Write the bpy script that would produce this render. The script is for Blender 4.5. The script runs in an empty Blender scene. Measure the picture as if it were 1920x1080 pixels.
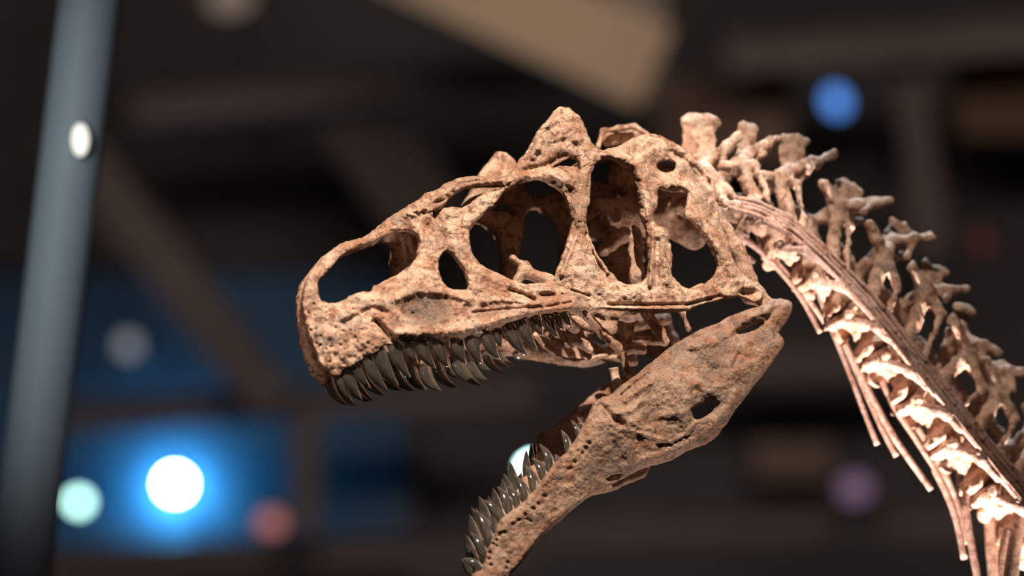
import bpy, math, random
import numpy as np
from mathutils import Vector, Matrix

# ------------------------------------------------------------------ camera
PITCH = math.radians(16.0)
CAM = np.array([0.0, 0.0, 1.6])
FPX = 7200.0                                   # 135 mm lens, 36 mm sensor, 1920 px
RIGHT = np.array([1.0, 0, 0])
UP = np.array([0, -math.sin(PITCH), math.cos(PITCH)])
FWD = np.array([0, math.cos(PITCH), math.sin(PITCH)])
scene = bpy.context.scene
COL = scene.collection
cd = bpy.data.cameras.new('camera')
cam = bpy.data.objects.new('camera', cd)
COL.objects.link(cam)
cam.location = CAM
cam.rotation_euler = (math.pi / 2 + PITCH, 0, 0)
cd.lens = 135.0
cd.sensor_width = 36.0
cd.clip_end = 200.0
cd.dof.use_dof = True
cd.dof.focus_distance = 5.95
cd.dof.aperture_fstop = 1.55
scene.camera = cam

# ------------------------------------------------------------------ colour, world, large lights
vs = scene.view_settings
vs.view_transform = 'Standard'
vs.look = 'None'
vs.exposure = 0.0
vs.gamma = 1.0
vs.use_curve_mapping = False

world = bpy.data.worlds.new('hall_air')
scene.world = world
world.use_nodes = True
bg = world.node_tree.nodes['Background']
bg.inputs[0].default_value = (0.75, 0.8, 0.9, 1)
bg.inputs[1].default_value = 0.045


def cw(u, v, w):
    """point given right / up / ahead of the camera stand, in metres, as a world point"""
    return CAM + u * RIGHT + v * UP + w * FWD


def P(px, py, w):
    return cw((px - 960.0) / FPX * w, (540.0 - py) / FPX * w, w)


def aim(o, target):
    d = Vector(target) - o.location
    o.rotation_euler = d.to_track_quat('-Z', 'Y').to_euler()


def spot(name, pos, target, power, col, size_deg, blend=0.4, radius=0.05):
    l = bpy.data.lights.new(name, 'SPOT')
    l.energy = power
    l.color = col
    l.spot_size = math.radians(size_deg)
    l.spot_blend = blend
    l.shadow_soft_size = radius
    o = bpy.data.objects.new(name, l)
    COL.objects.link(o)
    o.location = pos
    aim(o, target)
    return o


def area(name, pos, target, power, col, sx, sy):
    l = bpy.data.lights.new(name, 'AREA')
    l.shape = 'RECTANGLE'
    l.size = sx
    l.size_y = sy
    l.energy = power
    l.color = col
    o = bpy.data.objects.new(name, l)
    COL.objects.link(o)
    o.location = pos
    aim(o, target)
    return o


HEAD = P(1000, 500, 6.0)
NECK = P(1650, 650, 6.5)
# gallery spots on the skeleton: warm key from the upper front, a pinkish one from the floor below the neck, a cool one behind
spot('key_spot', cw(0.85, 5.0, 3.3), HEAD, 3450, (1.0, 0.84, 0.71), 13, 0.7, 0.05)
spot('floor_spot', cw(0.75, -2.6, 5.2), P(1690, 660, 6.4), 2300, (1.0, 0.82, 0.74), 15, 0.7, 0.05)
spot('jaw_spot', cw(0.75, -2.5, 6.3), P(1220, 850, 6.1), 230, (1.0, 0.80, 0.70), 19, 0.7, 0.05)
spot('snout_spot', cw(-2.3, 1.2, 3.6), P(640, 600, 5.8), 130, (1.0, 0.70, 0.55), 9, 0.8, 0.05)
spot('neck_spot', cw(-0.2, 4.2, 3.0), P(1720, 470, 6.4), 720, (1.0, 0.80, 0.66), 10, 0.8, 0.05)
spot('cool_spot', cw(0.4, 3.2, 8.2), P(1690, 480, 6.4), 650, (0.75, 0.90, 1.0), 17, 0.5, 0.05)
area('hall_wash', cw(0.5, 2.9, 12.5), P(1000, 560, 20.5), 165, (1.0, 0.84, 0.74), 6.0, 1.0)
spot('column_wash', cw(-1.5, 0.9, 3.2), P(120, 400, 7.3), 260, (0.80, 0.92, 1.0), 18, 1.0, 0.1)

# ------------------------------------------------------------------ node material helpers


def mat(name):
    m = bpy.data.materials.new(name)
    m.use_nodes = True
    nt = m.node_tree
    b = nt.nodes['Principled BSDF']
    return m, nt, b


def nd(nt, kind, **kw):
    n = nt.nodes.new(kind)
    for k, v in kw.items():
        if k in n.inputs:
            n.inputs[k].default_value = v
        else:
            setattr(n, k, v)
    return n


def ramp(nt, fac, stops):
    r = nt.nodes.new('ShaderNodeValToRGB')
    e = r.color_ramp.elements
    while len(e) < len(stops):
        e.new(0.5)
    for i, (p, c) in enumerate(stops):
        e[i].position = p
        e[i].color = (c[0], c[1], c[2], 1) if not isinstance(c, (int, float)) else (c, c, c, 1)
    nt.links.new(fac, r.inputs[0])
    return r.outputs[0]


def mixc(nt, fac, a, b, mode='MIX'):
    m = nt.nodes.new('ShaderNodeMix')
    m.data_type = 'RGBA'
    m.blend_type = mode
    for s, v in ((0, fac), (6, a), (7, b)):
        if hasattr(v, 'links'):
            nt.links.new(v, m.inputs[s])
        elif s == 0:
            m.inputs[0].default_value = v
        else:
            m.inputs[s].default_value = (v[0], v[1], v[2], 1)
    return m.outputs[2]


def bone_material(name, light, mid, red, grey, bump=0.5, pits=True, scale=1.0):
    m, nt, b = mat(name)
    geo = nt.nodes.new('ShaderNodeNewGeometry')
    pos = geo.outputs['Position']

    def noise(s, det=5, rough=0.6, dist=0.0):
        n = nd(nt, 'ShaderNodeTexNoise', Scale=s * scale, Detail=det, Roughness=rough, Distortion=dist)
        nt.links.new(pos, n.inputs['Vector'])
        return n.outputs[0]
    n1 = noise(14, 6, 0.62, 0.6)
    n2 = noise(26, 6, 0.65, 0.9)
    n3 = noise(70, 5, 0.7, 0.4)
    n4 = noise(240, 4, 0.7)
    c = ramp(nt, n1, [(0.40, mid), (0.54, light), (0.75, light)])
    c = mixc(nt, ramp(nt, n2, [(0.50, 0.0), (0.60, 0.85)]), c, red)
    c = mixc(nt, ramp(nt, noise(19, 6, 0.7, 1.2), [(0.54, 0.0), (0.64, 0.8)]), c, grey)
    at = nt.nodes.new('ShaderNodeAttribute')
    at.attribute_name = 'stain'
    st = nt.nodes.new('ShaderNodeMath')
    st.operation = 'MULTIPLY'
    nt.links.new(at.outputs['Fac'], st.inputs[0])
    nt.links.new(ramp(nt, n3, [(0.36, 0.5), (0.58, 1.0)]), st.inputs[1])
    c = mixc(nt, st.outputs[0], c, (grey[0] * 0.27, grey[1] * 0.27, grey[2] * 0.28))
    c = mixc(nt, ramp(nt, n3, [(0.36, 0.85), (0.49, 0.0)]), c, (red[0] * 0.42, red[1] * 0.38, red[2] * 0.36))
    c = mixc(nt, ramp(nt, n4, [(0.35, 0.35), (0.6, 0.0)]), c, (red[0] * 0.3, red[1] * 0.3, red[2] * 0.3))
    c = mixc(nt, ramp(nt, noise(120, 4, 0.6), [(0.62, 0.0), (0.72, 0.55)]), c,
             (min(1, light[0] * 1.25), min(1, light[1] * 1.32), min(1, light[2] * 1.45)))
    nt.links.new(c, b.inputs['Base Color'])
    b.inputs['Roughness'].default_value = 0.52
    b.inputs['Specular IOR Level'].default_value = 0.35
    bp = nt.nodes.new('ShaderNodeBump')
    bp.inputs['Strength'].default_value = bump
    bp.inputs['Distance'].default_value = 0.010
    add = nt.nodes.new('ShaderNodeMath')
    add.operation = 'ADD'
    nt.links.new(n3, add.inputs[0])
    mu = nt.nodes.new('ShaderNodeMath')
    mu.operation = 'MULTIPLY'
    mu.inputs[1].default_value = 0.45
    nt.links.new(n4, mu.inputs[0])
    nt.links.new(mu.outputs[0], add.inputs[1])
    h = add.outputs[0]
    if pits:
        v = nd(nt, 'ShaderNodeTexVoronoi', Scale=120.0 * scale)
        nt.links.new(pos, v.inputs['Vector'])
        pr = ramp(nt, v.outputs['Distance'], [(0.06, 0.0), (0.16, 1.0)])
        gate = ramp(nt, noise(9, 2, 0.5), [(0.47, 0.0), (0.56, 1.0)])
        inv = mixc(nt, gate, (1, 1, 1), pr)
        ad2 = nt.nodes.new('ShaderNodeMath')
        ad2.operation = 'ADD'
        nt.links.new(h, ad2.inputs[0])
        nt.links.new(inv, ad2.inputs[1])
        h = ad2.outputs[0]
    nt.links.new(h, bp.inputs['Height'])
    nt.links.new(bp.outputs[0], b.inputs['Normal'])
    return m


def plain(name, col, rough=0.6, metal=0.0, var=0.25, scale=3.0):
    m, nt, b = mat(name)
    g = nt.nodes.new('ShaderNodeNewGeometry')
    n = nd(nt, 'ShaderNodeTexNoise', Scale=scale, Detail=4.0, Roughness=0.6)
    nt.links.new(g.outputs['Position'], n.inputs['Vector'])
    c = ramp(nt, n.outputs[0], [(0.3, [x * (1 - var) for x in col]), (0.7, [min(1, x * (1 + var)) for x in col])])
    nt.links.new(c, b.inputs['Base Color'])
    b.inputs['Roughness'].default_value = rough
    b.inputs['Metallic'].default_value = metal
    return m


def glow(name, col, strength):
    m, nt, b = mat(name)
    b.inputs['Base Color'].default_value = (0.05, 0.05, 0.05, 1)
    b.inputs['Emission Color'].default_value = (*col, 1)
    b.inputs['Emission Strength'].default_value = strength
    return m


M_SKULL = bone_material('fossil_bone_tan', (0.72, 0.485, 0.345), (0.43, 0.26, 0.17), (0.36, 0.165, 0.088), (0.30, 0.25, 0.20), 0.7)
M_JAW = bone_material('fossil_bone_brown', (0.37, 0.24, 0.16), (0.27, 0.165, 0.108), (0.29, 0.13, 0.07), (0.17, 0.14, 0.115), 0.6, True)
M_NECK = bone_material('fossil_bone_pale', (0.68, 0.47, 0.36), (0.50, 0.33, 0.24), (0.40, 0.21, 0.13), (0.34, 0.30, 0.26), 0.5, False)
M_RIB = bone_material('fossil_bone_rose', (0.60, 0.40, 0.33), (0.48, 0.29, 0.23), (0.38, 0.21, 0.15), (0.36, 0.28, 0.24), 0.3, False)

mt, nt_, b_ = mat('tooth_enamel')
g_ = nt_.nodes.new('ShaderNodeNewGeometry')
n_ = nd(nt_, 'ShaderNodeTexNoise', Scale=90.0, Detail=3.0)
nt_.links.new(g_.outputs['Position'], n_.inputs['Vector'])
nt_.links.new(ramp(nt_, n_.outputs[0], [(0.3, (0.13, 0.115, 0.09)), (0.7, (0.24, 0.215, 0.175))]), b_.inputs['Base Color'])
b_.inputs['Roughness'].default_value = 0.08
b_.inputs['Transmission Weight'].default_value = 0.8
b_.inputs['IOR'].default_value = 1.5
b_.inputs['Specular IOR Level'].default_value = 0.5
b_.inputs['Coat Weight'].default_value = 0.0
b_.inputs['Coat Roughness'].default_value = 0.08
M_TOOTH = mt

# ------------------------------------------------------------------ object helpers


def mesh_obj(name, V, F, m, parent=None, smooth=True, stain=None):
    V = np.asarray(V, dtype=float)
    org = (V.min(0) + V.max(0)) / 2
    org[2] = V[:, 2].min()
    me = bpy.data.meshes.new(name)
    if isinstance(F, np.ndarray):
        n = len(F)
        k = F.shape[1]
        me.vertices.add(len(V))
        me.vertices.foreach_set('co', (V - org).astype(np.float32).ravel())
        me.loops.add(n * k)
        me.loops.foreach_set('vertex_index', F.astype(np.int32).ravel())
        me.polygons.add(n)
        me.polygons.foreach_set('loop_start', np.arange(0, n * k, k, dtype=np.int32))
        me.update(calc_edges=True)
    else:
        me.from_pydata([tuple(v) for v in (V - org)], [], F)
    if smooth:
        me.polygons.foreach_set('use_smooth', np.ones(len(me.polygons), dtype=bool))
    if stain is not None:
        a = me.attributes.new('stain', 'FLOAT', 'POINT')
        a.data.foreach_set('value', np.asarray(stain, dtype=np.float32))
    me.materials.append(m)
    o = bpy.data.objects.new(name, me)
    COL.objects.link(o)
    if parent is not None:
        o.parent = parent
        o.location = Vector(org) - WLOC[parent.name]
    else:
        o.location = org
    WLOC[o.name] = Vector(org)
    return o


WLOC = {}


def thing(name, loc, label, cat, group=None):
    o = bpy.data.objects.new(name, None)
    COL.objects.link(o)
    o.location = loc
    o.empty_display_size = 0.1
    o['label'] = label
    o['category'] = cat
    if group:
        o['group'] = group
    WLOC[o.name] = Vector(loc)
    return o


def tag(o, label, cat, group=None):
    o['label'] = label
    o['category'] = cat
    if group:
        o['group'] = group
    return o


def catmull(pts, closed=True, sub=4):
    p = np.asarray(pts, dtype=float)
    n = len(p)
    out = []
    rng = range(n) if closed else range(n - 1)
    for i in rng:
        if closed:
            a, b, c, d = p[(i - 1) % n], p[i], p[(i + 1) % n], p[(i + 2) % n]
        else:
            a, b, c, d = p[max(i - 1, 0)], p[i], p[i + 1], p[min(i + 2, n - 1)]
        for k in range(sub):
            t = k / sub
            out.append(0.5 * ((2 * b) + (c - a) * t + (2 * a - 5 * b + 4 * c - d) * t * t + (3 * b - a - 3 * c + d) * t ** 3))
    if not closed:
        out.append(p[-1])
    return np.array(out)


_rs = np.random.RandomState(7)
LAT = _rs.rand(256, 256)
LAT3 = _rs.rand(32, 32, 32)


def vn2(x, y, s, seed=0):
    x = x / s + seed * 17.3
    y = y / s + seed * 9.7
    xi = np.floor(x).astype(int)
    yi = np.floor(y).astype(int)
    fx = x - xi
    fy = y - yi
    fx = fx * fx * (3 - 2 * fx)
    fy = fy * fy * (3 - 2 * fy)
    g = lambda a, b: LAT[a % 256, b % 256]
    return (g(xi, yi) * (1 - fx) * (1 - fy) + g(xi + 1, yi) * fx * (1 - fy) + g(xi, yi + 1) * (1 - fx) * fy + g(xi + 1, yi + 1) * fx * fy) * 2 - 1


def vn3(p, s, seed=0):
    q = p / s + seed * 5.37
    i = np.floor(q).astype(int)
    f = q - i
    f = f * f * (3 - 2 * f)
    r = 0
    for dx in (0, 1):
        for dy in (0, 1):
            for dz in (0, 1):
                w = (f[..., 0] if dx else 1 - f[..., 0]) * (f[..., 1] if dy else 1 - f[..., 1]) * (f[..., 2] if dz else 1 - f[..., 2])
                r = r + w * LAT3[(i[..., 0] + dx) % 32, (i[..., 1] + dy) % 32, (i[..., 2] + dz) % 32]
    return r * 2 - 1


def seg_dist(x, y, poly, closed):
    p = np.asarray(poly, dtype=float)
    q = np.roll(p, -1, 0) if closed else p[1:]
    if not closed:
        p = p[:-1]
    best = np.full(x.shape, 1e18)
    for a, b in zip(p, q):
        d = b - a
        l2 = d @ d + 1e-9
        t = np.clip(((x - a[0]) * d[0] + (y - a[1]) * d[1]) / l2, 0, 1)
        best = np.minimum(best, (x - a[0] - t * d[0]) ** 2 + (y - a[1] - t * d[1]) ** 2)
    return np.sqrt(best)


def inside(x, y, poly):
    p = np.asarray(poly, dtype=float)
    q = np.roll(p, -1, 0)
    r = np.zeros(x.shape, dtype=bool)
    for a, b in zip(p, q):
        if a[1] == b[1]:
            continue
        c = ((a[1] > y) != (b[1] > y)) & (x < (b[0] - a[0]) * (y - a[1]) / (b[1] - a[1]) + a[0])
        r ^= c
    return r


# ------------------------------------------------------------------ the skull's own frame: a middle plane and widths on either side
LFAR = np.array([-0.47, -0.31, 0.826])
LFAR /= np.linalg.norm(LFAR)
O_MID = np.array([(1050 - 960) / FPX * 6.12, (540 - 330) / FPX * 6.12, 6.12])


def to_world(q):
    q = np.asarray(q)
    return CAM + q[..., 0:1] * RIGHT + q[..., 1:2] * UP + q[..., 2:3] * FWD


def unplane(px, py, L, nrm, org):
    """point at side distance L from the middle plane (towards the near side)"""
    px = np.asarray(px, dtype=float)
    py = np.asarray(py, dtype=float)
    r = np.stack([(px - 960) / FPX, (540 - py) / FPX, np.ones_like(px)], -1)
    ln = -nrm
    t = (L + org @ ln) / (r @ ln)
    return r * np.asarray(t)[..., None]


def U(px, py, L):
    return unplane(px, py, L, LFAR, O_MID)


def mirror(q, nrm=LFAR, org=O_MID):
    d = (q - org) @ nrm
    return q - 2 * d[..., None] * nrm


class RBF:
    def __init__(s, pts):
        p = np.array(pts, dtype=float)
        s.c = p[:, :2] / 400
        n = len(p)
        A = np.zeros((n + 3, n + 3))
        A[:n, :n] = s.k(np.linalg.norm(s.c[:, None] - s.c[None], axis=2)) + np.eye(n) * 0.02
        A[:n, n] = 1
        A[:n, n + 1:] = s.c
        A[n, :n] = 1
        A[n + 1:, :n] = s.c.T
        s.w = np.linalg.solve(A, np.concatenate([p[:, 2], np.zeros(3)]))

    @staticmethod
    def k(r):
        return np.where(r > 0, r * r * np.log(np.maximum(r, 1e-9)), 0)

    def __call__(s, x, y):
        x = np.asarray(x, dtype=float) / 400
        y = np.asarray(y, dtype=float) / 400
        v = s.w[-3] + s.w[-2] * x + s.w[-1] * y
        for (cx, cy), w in zip(s.c, s.w):
            v = v + w * s.k(np.hypot(x - cx, y - cy))
        return v


def slab(outline, holes, step, Lf, relief, stainf, Tf, Tb, R, edge=1.3, seed=0):
    """a curved bone wall: outline with openings, rounded rims, raised and sunken relief, real thickness"""
    loops = [catmull(outline)] + [catmull(h) for h in holes]
    allp = loops[0]
    x0, y0 = allp.min(0) - 4 * step
    x1, y1 = allp.max(0) + 4 * step
    xs = np.arange(x0, x1, step)
    ys = np.arange(y0, y1, step)
    X, Y = np.meshgrid(xs, ys, indexing='ij')
    ins = inside(X, Y, loops[0])
    d = seg_dist(X, Y, loops[0], True)
    for h in loops[1:]:
        ins &= ~inside(X, Y, h)
        d = np.minimum(d, seg_dist(X, Y, h, True))
    D = np.where(ins, d, -d) + edge * (vn2(X, Y, 9, seed + 1) + 0.6 * vn2(X, Y, 4, seed + 2))
    S = D > 0
    S[0, :] = S[-1, :] = False
    S[:, 0] = S[:, -1] = False
    c = [D[:-1, :-1], D[1:, :-1], D[1:, 1:], D[:-1, 1:]]
    s = [S[:-1, :-1], S[1:, :-1], S[1:, 1:], S[:-1, 1:]]
    offs = [(0, 0), (1, 0), (1, 1), (0, 1)]
    cnt = sum(k.astype(int) for k in s)
    active = cnt > 0
    mixed = active & (cnt < 4)
    ax = np.zeros(cnt.shape)
    ay = np.zeros(cnt.shape)
    nn = np.zeros(cnt.shape)
    for k in range(4):
        k2 = (k + 1) % 4
        cr = s[k] != s[k2]
        den = np.where(np.abs(c[k] - c[k2]) < 1e-9, 1e-9, c[k] - c[k2])
        t = np.clip(np.where(cr, c[k] / den, 0), 0, 1)
        ax += cr * (offs[k][0] + t * (offs[k2][0] - offs[k][0]))
        ay += cr * (offs[k][1] + t * (offs[k2][1] - offs[k][1]))
        nn += cr
    fx = np.where(mixed, ax / np.maximum(nn, 1), 0.5)
    fy = np.where(mixed, ay / np.maximum(nn, 1), 0.5)
    VX = X[:-1, :-1] + fx * step
    VY = Y[:-1, :-1] + fy * step
    VD = np.where(mixed, 0, np.maximum(sum(c) / 4, 0))
    idx = np.full(cnt.shape, -1)
    idx[active] = np.arange(active.sum())
    vx, vy, vd, mx = VX[active], VY[active], VD[active], mixed[active]
    I, J = np.nonzero(S)
    Q = np.stack([idx[I - 1, J - 1], idx[I, J - 1], idx[I, J], idx[I - 1, J]], 1)
    L = Lf(vx, vy)
    base = U(vx, vy, L)
    e = np.clip(vd / R, 0, 1)
    prof = np.sqrt(np.clip(1 - (1 - e) ** 2, 0, 1))
    tf = Tf * prof + relief(vx, vy) * np.clip(vd / 5, 0, 1)
    ray = base / np.linalg.norm(base, axis=1)[:, None]
    front = base - ray * tf[:, None]
    back = base + LFAR * (Tb * prof)[:, None]
    nv = len(vx)
    bi = np.where(mx, np.arange(nv), -1)
    free = np.nonzero(~mx)[0]
    bi[free] = nv + np.arange(len(free))
    V = np.concatenate([front, back[free]])
    F = np.concatenate([Q, bi[Q][:, ::-1]])
    st = stainf(vx, vy)
    st = np.concatenate([st, st[free]])
    return V, F, st


def ridge_field(items):
    polys = [(np.array(p, dtype=float), a, s) for p, a, s in items]

    def f(x, y):
        r = np.zeros(x.shape)
        for p, a, s in polys:
            m = (x > p[:, 0].min() - 3.2 * s) & (x < p[:, 0].max() + 3.2 * s) & (y > p[:, 1].min() - 3.2 * s) & (y < p[:, 1].max() + 3.2 * s)
            if m.any():
                dd = seg_dist(x[m], y[m], p, False) if len(p) > 1 else np.hypot(x[m] - p[0, 0], y[m] - p[0, 1])
                r[m] += a * np.exp(-(dd / s) ** 2)
        return r
    return f


def surface_nets(F, org, h):
    S = F < 0
    nx, ny, nz = F.shape
    offs = [(i, j, k) for i in (0, 1) for j in (0, 1) for k in (0, 1)]
    sl = lambda A, o: A[o[0]:nx - 1 + o[0], o[1]:ny - 1 + o[1], o[2]:nz - 1 + o[2]]
    cnt = sum(sl(S, o).astype(np.int8) for o in offs)
    act = (cnt > 0) & (cnt < 8)
    I = np.stack(np.nonzero(act), 1)
    acc = np.zeros((len(I), 3))
    n = np.zeros(len(I))
    fv = {o: F[I[:, 0] + o[0], I[:, 1] + o[1], I[:, 2] + o[2]] for o in offs}
    for a in offs:
        for ax in range(3):
            if a[ax] == 0:
                b = list(a)
                b[ax] = 1
                b = tuple(b)
                cr = (fv[a] < 0) != (fv[b] < 0)
                t = np.where(cr, fv[a] / np.where(np.abs(fv[a] - fv[b]) < 1e-12, 1e-12, fv[a] - fv[b]), 0)
                pt = np.array(a, dtype=float)[None] + t[:, None] * (np.array(b) - np.array(a))[None]
                acc += pt * cr[:, None]
                n += cr
    V = org + (I + acc / np.maximum(n, 1)[:, None]) * h
    idx = np.full(act.shape, -1)
    idx[act] = np.arange(len(I))
    faces = []
    for ax in range(3):
        a2, a3 = (ax + 1) % 3, (ax + 2) % 3
        s0 = np.take(S, range(0, S.shape[ax] - 1), ax)
        s1 = np.take(S, range(1, S.shape[ax]), ax)
        E = np.stack(np.nonzero(s0 != s1), 1)
        ok = (E[:, a2] > 0) & (E[:, a3] > 0) & (E[:, a2] < act.shape[a2]) & (E[:, a3] < act.shape[a3])
        E = E[ok]
        flip = ~s0[tuple(E.T)]

        def at(d2, d3):
            e = E.copy()
            e[:, a2] += d2
            e[:, a3] += d3
            return idx[tuple(e.T)]
        q = np.stack([at(-1, -1), at(0, -1), at(0, 0), at(-1, 0)], 1)
        q[flip] = q[flip][:, ::-1]
        faces.append(q)
    return V, np.concatenate(faces)


def blob(prims, h=0.004, k=0.008, nz=0.0025, ns=0.02, seed=0):
    """smoothly joined tapered rods -> one closed surface. prim: (p0, p1, r0, r1[, squash axis, factor])"""
    pts = np.array([p for pr in prims for p in (pr[0], pr[1])])
    rm = max(max(pr[2], pr[3]) for pr in prims)
    lo = pts.min(0) - rm - 5 * h
    hi = pts.max(0) + rm + 5 * h
    n = np.ceil((hi - lo) / h).astype(int)
    ax = [lo[i] + h * np.arange(n[i]) for i in range(3)]
    G = np.stack(np.meshgrid(*ax, indexing='ij'), -1)
    F = np.full(G.shape[:3], 0.05)
    for pr in prims:
        a, b, r0, r1 = np.array(pr[0]), np.array(pr[1]), pr[2], pr[3]
        m = max(r0, r1) * (1.0 if len(pr) < 5 else max(1.0, 1 / pr[5])) + k + 4 * h + nz
        l_ = np.clip(((np.minimum(a, b) - m - lo) / h).astype(int), 0, None)
        u_ = np.minimum(((np.maximum(a, b) + m - lo) / h).astype(int) + 2, n)
        sl = tuple(slice(l_[i], u_[i]) for i in range(3))
        g = G[sl]
        d = b - a
        t = np.clip(((g - a) @ d) / (d @ d + 1e-12), 0, 1)
        e = g - a - t[..., None] * d
        if len(pr) > 4:
            ax_ = np.array(pr[4]) / np.linalg.norm(pr[4])
            c = e @ ax_
            e = e + ((1 / pr[5] - 1) * c)[..., None] * ax_
        f = np.linalg.norm(e, axis=-1) - (r0 + (r1 - r0) * t)
        if len(pr) > 4:
            f *= max(pr[5], 0.6)
        o = F[sl]
        hh = np.clip(0.5 + 0.5 * (o - f) / k, 0, 1)
        F[sl] = o * (1 - hh) + f * hh - k * hh * (1 - hh)
    near = np.abs(F) < 0.02
    F[near] += nz * (vn3(G[near], ns, seed) + 0.6 * vn3(G[near], ns * 0.45, seed + 3))
    return surface_nets(F, lo, h)


def sweep(pts, rad, seg=10, sub=5, squash=None, sf=1.0, wob=0.0, seed=0):
    """tube through points (camera-stand frame) with a radius per point"""
    c = catmull(np.column_stack([np.array(pts, dtype=float), np.array(rad, dtype=float)]), False, sub)
    p, r = c[:, :3], c[:, 3]
    t = np.gradient(p, axis=0)
    t /= np.linalg.norm(t, axis=1)[:, None]
    V = []
    up = np.array([0.3, 0.2, -1.0]) if squash is None else np.array(squash)
    rs = np.random.RandomState(seed)
    for i in range(len(p)):
        n1 = up - (up @ t[i]) * t[i]
        n1 /= np.linalg.norm(n1)
        n2 = np.cross(t[i], n1)
        for k in range(seg):
            a = 2 * math.pi * k / seg
            rr = max(r[i], 1e-4) * (1 + wob * (rs.rand() - 0.5))
            V.append(p[i] + rr * (math.cos(a) * n1 * sf + math.sin(a) * n2))
    F = []
    for i in range(len(p) - 1):
        for k in range(seg):
            k2 = (k + 1) % seg
            F.append((i * seg + k, i * seg + k2, (i + 1) * seg + k2, (i + 1) * seg + k))
    V.append(p[0])
    V.append(p[-1])
    a, b = len(V) - 2, len(V) - 1
    m = (len(p) - 1) * seg
    for k in range(seg):
        k2 = (k + 1) % seg
        F.append((a, k2, k))
        F.append((b, m + k, m + k2))
    return np.array(V), F


# ================================================================== the hall
def box_mesh(corners_lo, corners_hi):
    (x0, y0, z0), (x1, y1, z1) = corners_lo, corners_hi
    V = [(x, y, z) for x in (x0, x1) for y in (y0, y1) for z in (z0, z1)]
    F = [(0, 1, 3, 2), (4, 6, 7, 5), (0, 4, 5, 1), (2, 3, 7, 6), (0, 2, 6, 4), (1, 5, 7, 3)]
    return np.array(V, dtype=float), F


def beam_mesh(a, b, wd, dp, profile='box'):
    """straight member between two world points; box or I profile"""
    a = Vector(a)
    b = Vector(b)
    t = (b - a).normalized()
    f = Vector(FWD)
    s = t.cross(f).normalized()
    f = s.cross(t).normalized()
    if profile == 'box':
        pr = [(-wd / 2, -dp / 2), (wd / 2, -dp / 2), (wd / 2, dp / 2), (-wd / 2, dp / 2)]
    else:
        q = wd * 0.5
        k = wd * 0.14
        z = dp * 0.12
        pr = [(-q, -dp / 2), (-q + k, -dp / 2), (-q + k, -z), (q - k, -z), (q - k, -dp / 2), (q, -dp / 2),
              (q, dp / 2), (q - k, dp / 2), (q - k, z), (-q + k, z), (-q + k, dp / 2), (-q, dp / 2)]
    V = [a + s * x + f * y for x, y in pr] + [b + s * x + f * y for x, y in pr]
    n = len(pr)
    F = [(i, (i + 1) % n, n + (i + 1) % n, n + i) for i in range(n)]
    F += [tuple(range(n))[::-1], tuple(range(n, 2 * n))]
    return np.array([tuple(v) for v in V]), F


M_WALL = plain('dark_wall_paint', (0.10, 0.09, 0.088), 0.9, 0, 0.3, 0.6)
M_CEIL = plain('dark_ceiling_paint', (0.022, 0.021, 0.021), 0.9, 0, 0.3, 0.6)
M_FLOOR = plain('dark_carpet', (0.03, 0.028, 0.03), 0.95, 0, 0.3, 2)
M_BEAM = plain('brown_painted_steel', (0.17, 0.135, 0.125), 0.7, 0, 0.2, 1.0)
M_DIM = plain('dark_brown_steel', (0.085, 0.066, 0.062), 0.7, 0, 0.2, 1.0)
M_TAN = plain('tan_painted_steel', (0.60, 0.44, 0.295), 0.75, 0, 0.12, 0.8)
M_TAUPE = plain('taupe_painted_steel', (0.30, 0.255, 0.21), 0.75, 0, 0.12, 0.8)
M_PANEL = plain('brown_acoustic_panel', (0.26, 0.165, 0.125), 0.85, 0, 0.25, 0.8)
M_PANEL2 = plain('ochre_brown_panel', (0.20, 0.115, 0.062), 0.85, 0, 0.25, 0.8)
M_HALO_PANEL = plain('halo_panel_blue', (0.06, 0.12, 0.19), 0.85, 0, 0.15, 0.8)  # blue base of the added panel, tints the lamp's haze glow
M_BLACK = plain('black_metal', (0.02, 0.02, 0.022), 0.5, 0.3, 0.2, 20)
M_STEEL = plain('pale_column_paint', (0.40, 0.44, 0.46), 0.6, 0.0, 0.06, 4)


def struct(name, V, F, m):
    o = mesh_obj(name, V, F, m, smooth=False)
    o['kind'] = 'structure'
    return o


struct('floor', *box_mesh((-9, -3, -0.1), (9, 21.4, 0.0)), M_FLOOR)
struct('wall_back', *box_mesh((-9, 21.4, 0), (9, 21.6, 12)), M_WALL)
struct('wall_left', *box_mesh((-9.2, -3, 0), (-9, 21.6, 12)), M_WALL)
struct('wall_right', *box_mesh((9, -3, 0), (9.2, 21.6, 12)), M_WALL)
struct('ceiling', *box_mesh((-9.2, -3, 12), (9.2, 21.6, 12.2)), M_CEIL)


def wall_arm(parent, p, th=0.02):
    p = np.array(p, dtype=float)
    return mesh_obj('wall_arm', *box_mesh((p[0] - th, p[1], p[2] - th), (p[0] + th, 21.399, p[2] + th)), M_BLACK, parent, False)


def beam(name, a, b, w, wd, dp, m, label, prof='I', cat='beam', wb=None, arms=False):
    V, F = beam_mesh(P(a[0], a[1], w), P(b[0], b[1], w if wb is None else wb), wd, dp, prof)
    o = mesh_obj(name, V, F, m, smooth=False)
    if arms:
        for f in (.15, .85):
            wall_arm(o, P(a[0] * (1 - f) + b[0] * f, a[1] * (1 - f) + b[1] * f, w), .03)
    return tag(o, label, cat)


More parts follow.
